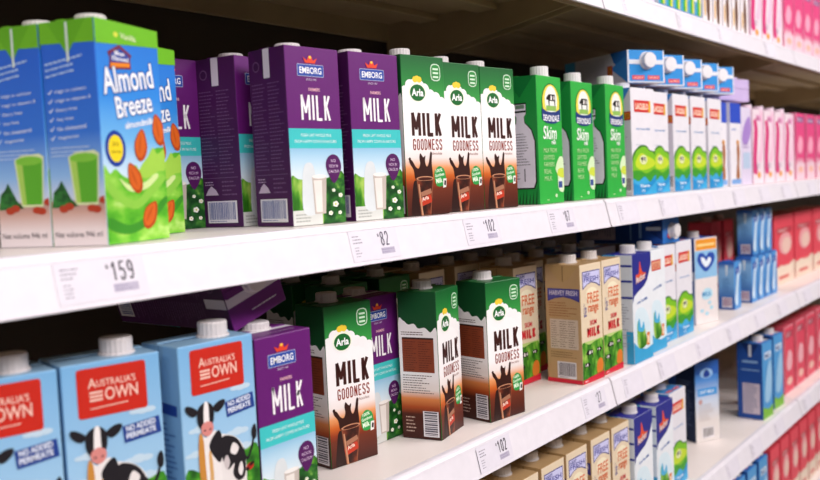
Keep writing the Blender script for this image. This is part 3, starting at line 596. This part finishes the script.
TYPES = {
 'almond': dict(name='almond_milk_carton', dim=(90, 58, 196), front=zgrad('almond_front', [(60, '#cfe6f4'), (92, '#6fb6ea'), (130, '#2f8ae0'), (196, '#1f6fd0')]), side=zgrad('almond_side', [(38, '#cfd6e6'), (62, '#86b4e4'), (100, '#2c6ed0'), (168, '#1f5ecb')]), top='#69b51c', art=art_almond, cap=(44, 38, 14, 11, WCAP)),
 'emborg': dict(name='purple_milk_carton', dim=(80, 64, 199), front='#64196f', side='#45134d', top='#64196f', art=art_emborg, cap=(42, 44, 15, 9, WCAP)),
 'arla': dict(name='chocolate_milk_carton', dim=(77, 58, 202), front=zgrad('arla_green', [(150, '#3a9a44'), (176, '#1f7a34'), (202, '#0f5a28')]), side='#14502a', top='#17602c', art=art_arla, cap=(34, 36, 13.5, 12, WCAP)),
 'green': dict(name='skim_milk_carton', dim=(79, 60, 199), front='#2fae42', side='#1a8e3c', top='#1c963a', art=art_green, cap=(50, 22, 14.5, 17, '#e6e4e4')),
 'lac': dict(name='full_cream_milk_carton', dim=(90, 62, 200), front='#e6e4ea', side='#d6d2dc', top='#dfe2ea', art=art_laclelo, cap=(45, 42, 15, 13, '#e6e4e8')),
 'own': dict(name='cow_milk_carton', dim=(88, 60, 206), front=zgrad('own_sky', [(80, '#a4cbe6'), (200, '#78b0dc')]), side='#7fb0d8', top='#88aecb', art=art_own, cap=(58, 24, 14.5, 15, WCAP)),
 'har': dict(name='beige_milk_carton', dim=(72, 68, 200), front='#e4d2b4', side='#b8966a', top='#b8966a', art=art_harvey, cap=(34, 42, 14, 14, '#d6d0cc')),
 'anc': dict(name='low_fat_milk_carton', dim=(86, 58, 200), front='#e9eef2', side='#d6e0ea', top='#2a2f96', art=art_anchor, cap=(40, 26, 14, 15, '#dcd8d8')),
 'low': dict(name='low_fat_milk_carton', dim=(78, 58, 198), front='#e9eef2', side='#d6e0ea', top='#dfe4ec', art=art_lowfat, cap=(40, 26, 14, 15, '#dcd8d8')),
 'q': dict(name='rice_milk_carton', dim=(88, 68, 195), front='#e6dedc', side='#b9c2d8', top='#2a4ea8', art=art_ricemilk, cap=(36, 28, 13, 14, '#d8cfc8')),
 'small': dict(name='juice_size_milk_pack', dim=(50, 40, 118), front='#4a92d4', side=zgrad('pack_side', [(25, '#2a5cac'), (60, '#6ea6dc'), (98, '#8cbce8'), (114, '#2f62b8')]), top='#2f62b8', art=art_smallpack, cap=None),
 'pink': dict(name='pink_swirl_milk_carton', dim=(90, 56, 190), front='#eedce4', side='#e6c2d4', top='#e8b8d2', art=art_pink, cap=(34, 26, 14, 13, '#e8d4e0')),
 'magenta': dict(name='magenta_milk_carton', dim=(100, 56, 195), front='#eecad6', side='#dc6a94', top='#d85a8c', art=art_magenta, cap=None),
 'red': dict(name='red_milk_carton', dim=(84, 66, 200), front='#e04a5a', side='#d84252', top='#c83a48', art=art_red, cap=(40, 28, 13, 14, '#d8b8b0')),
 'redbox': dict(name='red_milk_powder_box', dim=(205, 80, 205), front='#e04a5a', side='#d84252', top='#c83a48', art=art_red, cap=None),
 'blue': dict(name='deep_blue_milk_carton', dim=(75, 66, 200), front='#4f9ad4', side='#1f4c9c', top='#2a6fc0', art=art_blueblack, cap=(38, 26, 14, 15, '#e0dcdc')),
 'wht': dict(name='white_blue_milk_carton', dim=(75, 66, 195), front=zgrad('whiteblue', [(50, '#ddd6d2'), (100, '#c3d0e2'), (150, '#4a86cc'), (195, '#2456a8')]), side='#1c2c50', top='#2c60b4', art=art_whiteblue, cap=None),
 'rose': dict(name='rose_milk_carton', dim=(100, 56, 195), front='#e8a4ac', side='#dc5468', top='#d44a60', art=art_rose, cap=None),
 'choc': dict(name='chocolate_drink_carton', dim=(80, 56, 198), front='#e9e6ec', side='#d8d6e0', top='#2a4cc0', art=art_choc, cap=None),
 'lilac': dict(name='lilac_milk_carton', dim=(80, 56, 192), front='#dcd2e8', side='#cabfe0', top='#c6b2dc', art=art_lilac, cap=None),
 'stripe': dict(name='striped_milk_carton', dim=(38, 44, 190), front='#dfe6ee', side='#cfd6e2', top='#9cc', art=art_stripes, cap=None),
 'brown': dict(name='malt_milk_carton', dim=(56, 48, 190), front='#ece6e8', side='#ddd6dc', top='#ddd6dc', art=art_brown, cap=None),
}
TYPES['stripe']['top'] = '#99cccc'

def copy_tree(o):
    c = o.copy(); COL.objects.link(c)
    for ch in o.children:
        k = ch.copy(); COL.objects.link(k); k.parent = c
    return c
PROTO = {}
def put(ty, X, Y, rot, z, label, group=None, eul=None, loc=None):
    t = TYPES[ty]
    if ty not in PROTO:
        o = carton(t['name'], *t['dim'], {k: t[k] for k in ('front', 'side', 'top')}, t['art'], t['cap']); PROTO[ty] = o
        o['_used'] = 1
    else: o = copy_tree(PROTO[ty])
    w_, d_ = t['dim'][0] / 1000, t['dim'][1] / 1000; a = R(rot)
    if loc is not None: o.location = loc; o.rotation_euler = eul
    else:
        o.location = (X + cos(a) * w_ / 2 - sin(a) * d_ / 2, Y + sin(a) * w_ / 2 + cos(a) * d_ / 2, z); o.rotation_euler = (0, 0, a)
    tag(o, label, 'milk carton', group)
    return o

# ================================================================== shelving
ZS = {'A': 1.77064, 'B': 1.40808, 'C': 1.10216, 'D': .7956, 'E': .48904}
white = noisy('white_enamel', [(.3, '#e2dfe2'), (.7, '#ebe8ea')], 9, rough=.35)
cream = noisy('cream_shelf_enamel', [(.3, '#ece2dc'), (.7, '#f4ebe6')], 6, rough=.4)
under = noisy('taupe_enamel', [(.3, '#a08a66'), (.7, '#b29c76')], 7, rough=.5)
dark = noisy('shade_toned_panel', [(.3, '#3a3026'), (.7, '#463a2e')], 5, rough=.6)  # shade put into the colour: dark brown deepens the shelf interior
railm = flat('#e9e5ec', .3, .45)
J = [.178, 1.378, 2.578, 3.778, 4.978]
NAMES = ['shelving bay on the left holding the nearest cartons', 'middle shelving bay holding blue and white cartons', 'far shelving bay holding pink and red cartons', 'shelving bay at the very end of the row']
RA = math.atan2(.010, .0425)
for b in range(4):
    x0, x1 = J[b], J[b + 1]
    bay = empty('shelving_bay'); bay.location = ((x0 + x1) / 2, .26, 0); bay['label'] = 'white metal ' + NAMES[b]; bay['category'] = 'shelf'; bay['group'] = 'shelving bays'
    ox, oy = bay.location.x, bay.location.y
    def child(mb, name, parent=bay, off=(0, 0, 0)):
        o = mb.build(name, parent); o.location = (-ox, -oy, 0) if parent is bay else (0, 0, 0); return o
    m = MB(); m.box(x0 + .002, x1 - .002, .475, .487, .1, 2.3, dark); child(m, 'back_panel')
    m = MB(); m.box(x0 + .001, x0 + .027, .445, .475, 0, 2.32, dark); child(m, 'upright')
    m = MB(); m.box(x0 + .002, x1 - .002, .04, .47, 0.02, .12, white, .002); child(m, 'base_plinth')
    for s_, z in ZS.items():
        m = MB(); a, c = x0 + .0015, x1 - .0015
        m.box(a, c, .022, .468, z - .0035, z, cream)
        sh = child(m, 'shelf')
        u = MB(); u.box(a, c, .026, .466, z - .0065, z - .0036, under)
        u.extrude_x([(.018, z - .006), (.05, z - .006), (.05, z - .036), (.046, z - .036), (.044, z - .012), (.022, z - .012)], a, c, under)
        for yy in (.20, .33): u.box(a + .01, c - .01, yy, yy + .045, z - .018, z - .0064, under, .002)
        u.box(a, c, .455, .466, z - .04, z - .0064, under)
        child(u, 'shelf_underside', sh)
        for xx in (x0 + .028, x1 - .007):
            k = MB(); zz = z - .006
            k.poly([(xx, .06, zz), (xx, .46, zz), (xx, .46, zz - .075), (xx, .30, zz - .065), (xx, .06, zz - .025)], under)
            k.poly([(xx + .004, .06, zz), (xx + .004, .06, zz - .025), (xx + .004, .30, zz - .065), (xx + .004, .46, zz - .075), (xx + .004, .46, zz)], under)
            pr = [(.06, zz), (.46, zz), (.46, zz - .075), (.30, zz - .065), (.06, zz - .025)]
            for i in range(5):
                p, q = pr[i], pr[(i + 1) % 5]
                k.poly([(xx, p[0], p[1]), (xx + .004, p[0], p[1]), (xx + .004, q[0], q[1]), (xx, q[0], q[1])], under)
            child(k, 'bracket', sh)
        rl = MB(); g = .0026
        rl.extrude_x([(0, z - .0468), (.004, z - .0468), (.016, z - .005), (.0215, z - .004), (.0215, z), (.0150, z + .0001), (.0125, z - .0008), (.0116, z - .003), (.0098, z - .0052), (.0000, z - .0455)], x0 + g, x1 - g, railm)
        rl.extrude_x([(-.0006, z - .0462), (.0006, z - .0462), (.0012, z - .0432), (.0002, z - .0432)], x0 + g, x1 - g, railm)
        rl.extrude_x([(.0086, z - .0078), (.0098, z - .0078), (.0106, z - .0056), (.0092, z - .0056)], x0 + g, x1 - g, railm)
        child(rl, 'price_rail', sh)

room = noisy('painted_plaster', [(.3, '#c9c2bb'), (.7, '#d3ccc5')], 2, rough=.7)
for nm_, bx in (('ceiling', (-6, 9, -5, .75, 3.3, 3.35)), ('wall_back', (-6, 9, .7, .75, 0, 3.3)), ('wall_front', (-6, 9, -5, -4.95, 0, 3.3)), ('wall_left', (-6, -5.95, -4.95, .7, 0, 3.3)), ('wall_right', (8.95, 9, -4.95, .7, 0, 3.3))):
    q_ = MB(); q_.box(*bx, room); tag(q_.build(nm_), kind='structure')
fl = MB(); fl.box(-6, 9, -5, .75, -.05, 0, noisy('vinyl_floor', [(.3, '#a39a92'), (.7, '#b5ada5')], 3, rough=.25)); tag(fl.build('floor'), kind='structure')

# ================================================================== price tickets on the rails
def ticket(shelf, xc, wd, digits, label, faint=False, seed=1, div=False):
    """origin on the rail face; local x along the rail, y up the tilted face, z outwards"""
    root = MB()
    F = type('TF', (), {})()
    def P(u, v, l): return (u / 1000, v / 1000, .0003 + l * .00012)
    fc = Face(root, 'front', 1000, 1000, 1000); fc.P = lambda u, v, l: P(u, v, l)
    paper = '#e3dfe9'
    hw = wd / 2
    root.box(-hw / 1000, hw / 1000, -.0175, .0175, 0, .0003, mat(paper))
    ink = '#3a3540' if not faint else '#5c5668'
    if digits:
        n = len(digits); dw = 6.2 * n
        fc.tall(digits, hw * .36 - dw * .35, -2.5, 16.5, dw * 1.15, 1.7, ink, 2, 2.2)
        fc.text('$', hw * .36 - dw * .35 - 4.5, 8, 4, 2.4, ink, 2, bold=.02)
        fc.rect(hw * .2, -12, hw * .2 + 24, -5, '#b9b2c6', 1); fc.fine(hw * .2 + 1, -11.5, hw * .2 + 23, -5.5, 2, '#a39bb4', 2, seed)
    fc.fine(-hw + 5, 2, -hw + 22, 13, 3, '#8d8796', 1, seed + 1, .5); fc.fine(-hw + 6, -13, -hw + 17, 0, 4, '#a39dac', 1, seed + 2, .55)
    if div: fc.rect(-hw - 1.2, -17, -hw - .2, 15, '#55505c', 1)
    o = root.build('price_ticket')
    z = ZS[shelf]
    # rail face runs from (0, z-.0455) to (.0098, z-.0052)
    a = math.atan2(.0098, .0403); t = .5
    o.location = (xc, .0098 * t - .0003, z - .0455 + .0403 * t)
    o.rotation_euler = (pi / 2 - a, 0, 0)
    tag(o, label, 'price label', 'price labels on the shelf rails')
    return o
SN = {'A': 'top rail', 'B': 'upper rail', 'C': 'middle rail', 'D': 'lower rail'}

def tk(shelf, xc, wd, digits, label, faint=False, seed=1, div=False): ticket(shelf, xc, wd, digits, label, faint, seed, div)
tk('B', .415, 84, '159', 'white price ticket reading 159 under the almond milk')
tk('B', .765, 84, '82', 'white price ticket reading 82 under the upright purple cartons', True, 2)
tk('B', .990, 84, '102', 'white price ticket reading 102 on the upper rail under the chocolate milk', True, 3)
tk('B', 1.215, 84, '87', 'white price ticket reading 87 under the green skim cartons', True, 4)
tk('C', .998, 84, '102', 'white price ticket reading 102 on the middle rail below the chocolate milk', False, 5, True)
tk('C', 1.305, 84, '27', 'white price ticket reading 27 below the beige cartons', True, 6)
under_what = {'A': ['pale striped cartons', 'green and blue striped cartons', 'white cartons with brown splashes', 'pink cartons'],
  'B': ['nearest full cream carton', 'middle full cream cartons', 'last full cream carton', 'chocolate figure carton', 'lilac carton', 'pink swirl cartons', 'magenta cartons'],
  'C': ['low fat cartons', 'full cream pair', 'gap after the full cream pair', 'orange topped carton', 'small blue packs', 'last of the small blue packs', 'first red carton', 'second red carton'],
  'D': ['white and blue carton', 'gap before the deep blue carton', 'deep blue carton', 'rose red cartons', 'farthest rose red cartons']}
for sh, xs in (('A', (1.50, 1.76, 2.0, 2.35)), ('B', (1.46, 1.65, 1.86, 2.08, 2.28, 2.48, 2.75)), ('C', (1.46, 1.62, 1.82, 2.02, 2.22, 2.42, 2.68, 2.9)), ('D', (1.99, 2.17, 2.37, 2.66, 2.86))):
    for i, x in enumerate(xs):
        tk(sh, x, 84, '%d' % (71 + (i * 37 + ord(sh)) % 60) if 0 else '', 'faint price ticket on the %s below the %s' % ({'A': 'top rail', 'B': 'upper rail', 'C': 'middle rail', 'D': 'lower rail'}[sh], under_what[sh][i]), True, 10 + i + ord(sh), i % 2 == 1)

# ================================================================== cartons (near bottom corner x, y, turn)
def b(ty, sh, X, Y, rot, label, group=None, nocap=False):
    o = put(ty, X, Y, rot, ZS[sh] + .0004, label, group)
    if nocap:
        for c in o.children:
            if c.name.startswith('cap'): bpy.data.objects.remove(c)
    return o
GA, GE, GC, GG = 'almond milk cartons', 'purple milk cartons', 'chocolate milk cartons', 'green skim milk cartons'
b('almond', 'B', .4406, .0325, 18.3, 'blue and green almond milk carton, whole front facing the aisle', GA)
b('almond', 'B', .4406 - .0594 * sin(R(18.3)), .0325 + .0594 * cos(R(18.3)), 18.3, 'blue almond milk carton at the left edge behind the nearest one', GA)
b('almond', 'B', .5220, .1137, 18, 'almond milk carton set back, its front half hidden by the nearest one', GA)
b('emborg', 'B', .6080, .1990, 3, 'purple milk carton farthest back, just right of the almond milk', GE)
b('emborg', 'B', .6920, .1420, 5.8, 'purple milk carton showing almost only its dark side with barcode', GE)
b('emborg', 'B', .6878, .0559, -4.6, 'upright purple carton with side and whole front in view', GE)
b('emborg', 'B', .7800, .0450, -7.3, 'upright purple carton touching the chocolate milk cartons', GE)
b('arla', 'B', .8670, .0357, -8, 'leftmost chocolate milk carton of the upper shelf trio', GC)
b('arla', 'B', .9704, .0465, -6.9, 'middle chocolate milk carton of the upper shelf trio', GC)
b('arla', 'B', 1.0540, .0415, -6.9, 'rightmost chocolate milk carton of the upper shelf trio, beside green carton', GC)
b('green', 'B', 1.1976, .0325, 0, 'green skim milk carton nearest, showing the bottle printed on its side', GG)
b('green', 'B', 1.3280, .0413, 0, 'second green skim milk carton from the left', GG)
b('green', 'B', 1.4288, .0272, 1, 'rightmost green skim milk carton beside the white cartons', GG)
GL = 'full cream milk cartons standing'
b('lac', 'B', 1.5480, .0330, -5, 'white full cream carton beside the green cartons, its side in view', GL)
b('lac', 'B', 1.6560, .0400, 0, 'white full cream carton set back a little in the upper row', GL)
b('lac', 'B', 1.7630, .0360, 0, 'third white full cream carton of the upper row', GL)
b('lac', 'B', 1.8620, .0350, 0, 'fourth white full cream carton of the upper row', GL)
b('lac', 'B', 1.9620, .0330, 0, 'last white full cream carton of the upper row beside blue topped ones', GL)
LZ = ZS['B'] + .2 + .0135
for i, (x, t) in enumerate(((1.585, -27), (1.690, -27), (1.795, -27), (1.900, -27), (2.005, -27))):
    put('lac', 0, 0, 0, 0, ['full cream carton lying on top, leftmost with red label on its long side', 'full cream carton lying on top, second from the left', 'full cream carton lying on top, middle one', 'full cream carton lying on top, fourth from the left', 'full cream carton lying on top, rightmost by the lilac pack'][i],
        'full cream milk cartons lying on top', eul=Euler((pi / 2, 0, R(t)), 'XYZ'), loc=(x + .045 - .2 * sin(R(t)), .035 + .2 * cos(R(t)), LZ + .031))
b('choc', 'B', 2.045, .045, 0, 'white carton with blue top partly hidden behind full cream carton')
b('choc', 'B', 2.128, .038, 0, 'white carton with blue top and brown chocolate figure')
b('lilac', 'B', 2.218, .040, 0, 'pale lilac carton between chocolate figure and pink cartons')
put('lilac', 0, 0, 0, 0, 'lilac carton lying flat on top of the row', eul=Euler((pi / 2, 0, R(-14)), 'XYZ'), loc=(2.235, .245, ZS['B'] + .2085 + .0280))
put('lilac', 0, 0, 0, 0, 'lilac carton lying flat, right one of the two on top', eul=Euler((pi / 2, 0, R(-14)), 'XYZ'), loc=(2.325, .245, ZS['B'] + .2085 + .0280))
for i in range(4):
    b('pink', 'B', 2.312 + i * .1, .040, 0, ['leftmost pink and white carton beside the lilac one', 'second pink and white carton from the lilac one', 'third pink and white carton from the lilac one', 'fourth pink and white carton beside the magenta ones'][i], 'pink and white cartons in the upper row')
for i in range(4):
    b('magenta', 'B', 2.722 + i * .12, .040, 0, ['magenta carton next to the pink and white cartons', 'second magenta carton in the upper row', 'magenta carton at the right edge of the upper row', 'magenta carton at the far end of the upper row'][i], 'magenta cartons in the upper row')

# middle shelf
GO = 'light blue cow milk cartons'
b('own', 'C', .3060, .0640, -12, 'light blue cow carton cut off at the left edge', GO)
b('own', 'C', .3975, .0500, -13, 'light blue cow carton in the middle of the three', GO)
b('own', 'C', .5010, .0270, -3, 'rightmost light blue cow carton, beside the purple carton', GO)
b('emborg', 'C', .5910, .0225, 0, 'purple carton on the middle shelf beside the cow cartons', GE)
b('arla', 'C', .7740, .1000, -8, 'chocolate milk carton set back, left one on the middle shelf', GC)
b('emborg', 'C', .8600, .1180, 0, 'purple carton half hidden between two chocolate milk cartons', GE)
b('arla', 'C', .9391, .0508, 12, 'chocolate milk carton turned to show its brown side panel and barcode', GC)
b('arla', 'C', 1.0440, .0400, -9, 'rightmost chocolate milk carton on the middle shelf, whole front in view', GC)
GH, GD = 'beige milk cartons on the middle shelf', 'beige milk cartons on the lower shelf'
b('har', 'C', 1.2450, .1150, -3, 'beige carton standing back in the gap behind the chocolate milk', GH)
b('har', 'C', 1.3099, .0270, -3.0, 'beige carton showing its tan side with nutrition table', GH)
b('har', 'C', 1.3914, .0268, -1.8, 'beige carton touching the blue and white carton', GH)
b('anc', 'C', 1.4930, .0160, 0, 'low fat milk carton with dark blue corner and red star, middle shelf', 'low fat milk cartons')
b('low', 'C', 1.5980, .0270, 0, 'white low fat carton with red label and orange glass')
b('lac', 'C', 1.6850, .0440, 0, 'left full cream carton of the pair on the middle shelf', 'full cream pair on the middle shelf', True)
b('lac', 'C', 1.7780, .0430, 0, 'right full cream carton of the pair on the middle shelf', 'full cream pair on the middle shelf', True)
b('q', 'C', 1.9345, .0609, -14, 'white carton with orange band and blue heart shape, dark blue side')
put('blue', 0, 0, 0, 0, 'deep blue carton lying on top of the full cream pair', eul=Euler((pi / 2, 0, R(-4)), 'XYZ'), loc=(1.758, .2390, ZS['C'] + .2022 + .033))
for i, x in enumerate((2.185, 2.312, 2.372, 2.432, 2.492)):
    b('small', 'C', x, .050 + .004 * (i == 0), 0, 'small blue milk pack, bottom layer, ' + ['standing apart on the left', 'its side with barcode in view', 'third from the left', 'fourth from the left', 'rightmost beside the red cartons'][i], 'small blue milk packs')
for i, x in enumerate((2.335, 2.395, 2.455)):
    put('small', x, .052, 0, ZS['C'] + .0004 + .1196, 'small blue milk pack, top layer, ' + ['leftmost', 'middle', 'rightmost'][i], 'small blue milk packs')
GR = 'red milk cartons'
b('red', 'C', 2.560, .200, 0, 'red carton standing back behind the small blue packs', GR)
b('red', 'C', 2.455, .200, 0, 'red carton at the back, left one behind the small blue packs', GR)
b('redbox', 'C', 2.650, .085, 0, 'wide red and cream box right of the small blue packs', GR)
b('redbox', 'C', 2.875, .085, 0, 'wide red and cream box on the middle shelf, second from the blue packs', GR)
b('redbox', 'C', 3.100, .085, 0, 'wide red and cream box at the right edge of the middle shelf', GR)
# lying purple carton tucked above the cow carton
put('emborg', 0, 0, 0, 0, 'purple carton lying tilted on top of the cow and purple cartons', 'purple milk cartons', eul=(Matrix.Rotation(R(-18), 3, 'Y') @ Matrix.Rotation(R(90), 3, 'X')).to_euler(), loc=(.630, .262, ZS['C'] + .2 + .0445))

# the rows standing behind on the middle shelf, in the dark
BK = [('arla', .935, 2), ('arla', 1.040, 2), ('har', 1.142, 2), ('har', 1.245, 1), ('har', 1.320, 2), ('har', 1.405, 2), ('anc', 1.500, 2), ('lac', 1.606, 2)]
nm = {'own': 'light blue cow carton', 'emborg': 'purple carton', 'arla': 'chocolate milk carton', 'har': 'beige carton', 'anc': 'low fat carton', 'lac': 'full cream carton'}
ORD = 'first second third fourth fifth sixth seventh eighth ninth tenth eleventh twelfth thirteenth fourteenth'.split()
for ci, (ty, x, n) in enumerate(BK):
    for r_ in range(n):
        if ty == 'emborg': continue
        y = .232 + r_ * .085 if x < 1.3 or n == 1 else .140 + r_ * .09
        if 0.69 < x < .8: y = .180 + r_ * .09
        if x == .330 or x == .418 or x == .506: y = .150 + r_ * .09
        if x == .506: y = .300 + r_ * .09 if r_ == 0 else 9
        if y > 1: continue
        b(ty, 'C', x, y, 0, nm[ty] + ' in the dark, %s row, %s column from the left' % (('second', 'third')[r_], ORD[ci]), nm[ty] + 's in the dark back rows')

# lower shelf
for i, x in enumerate((1.096, 1.180, 1.262, 1.352, 1.434)):
    b('har', 'D', x, .038, -1, 'beige carton on the lower shelf, ' + ['leftmost, only its cap and corner in view', 'second from the left', 'middle of the five', 'fourth from the left', 'rightmost beside the blue low fat carton'][i], GD)
b('anc', 'D', 1.512, .030, 0, 'left low fat carton with dark blue corner on the lower shelf', 'low fat milk cartons')
b('anc', 'D', 1.612, .028, 0, 'right low fat carton with dark blue corner on the lower shelf', 'low fat milk cartons')
b('lac', 'D', 1.615, .110, 0, 'full cream carton on the lower shelf directly behind a low fat carton', 'full cream cartons on the lower shelf')
b('lac', 'D', 1.712, .040, 0, 'full cream carton on the lower shelf right of the low fat cartons', 'full cream cartons on the lower shelf')
b('wht', 'D', 2.0473, .1088, -27, 'white carton with blue top and blue band standing on its own')
b('blue', 'D', 2.200, .170, 0, 'deep blue carton set back to the left on the lower shelf', 'deep blue cartons on the lower shelf')
b('blue', 'D', 2.3180, .0300, -3, 'deep blue carton with its side panel facing, at the front', 'deep blue cartons on the lower shelf')
b('blue', 'D', 2.4380, .0350, -3, 'deep blue carton just right of the front one', 'deep blue cartons on the lower shelf')
for i in range(4):
    b('rose', 'D', 2.60 + i * .125, .05, 0, 'rose red carton on the lower shelf, ' + ['nearest the deep blue cartons', 'second along', 'third along', 'fourth along'][i], 'rose red cartons on the lower shelf')
# bottom shelf
for i in range(4):
    b('blue', 'E', 2.02 + i * .095, .04, 0, 'deep blue carton on the bottom shelf, ' + ['leftmost', 'second from the left', 'third from the left', 'rightmost beside the red ones'][i], 'deep blue cartons on the bottom shelf')
for i in range(6):
    b('red', 'E', 2.41 + i * .1, .04, 0, 'red carton on the bottom shelf, ' + ['beside the deep blue cartons', 'second from the blue ones', 'third from the blue ones', 'fourth from the blue ones', 'fifth from the blue ones', 'farthest along'][i], 'red cartons on the bottom shelf')
# top shelf
for i in range(2): b('lilac', 'A', 1.50 + i * .1, .035, 0, 'pale blue lilac carton on the top shelf, ' + ['leftmost', 'beside the striped ones'][i], 'pale cartons on the top shelf')
for i in range(6): b('stripe', 'A', 1.700 + i * .041, .035, 0, 'green, blue and yellow striped carton on the top shelf, number %s along' % ['one', 'two', 'three', 'four', 'five', 'six'][i], 'striped cartons on the top shelf')
for i in range(5): b('brown', 'A', 1.957 + i * .066, .035, 0, 'white carton with brown splash on the top shelf, number %s along' % ['one', 'two', 'three', 'four', 'five'][i], 'white and brown cartons on the top shelf')
for i in range(3): b('pink', 'A', 2.300 + i * .097, .035, 0, 'pink and white carton on the top shelf, ' + ['beside the brown splash ones', 'middle one', 'beside the magenta ones'][i], 'pink cartons on the top shelf')
for i in range(4): b('magenta', 'A', 2.600 + i * .106, .035, 0, 'magenta carton on the top shelf, ' + ['beside the pink ones', 'second along', 'third along', 'at the right edge'][i], 'magenta cartons on the top shelf')
for o in list(COL.objects):
    for k in ('_w', '_d', '_used'):
        if k in o: del o[k]
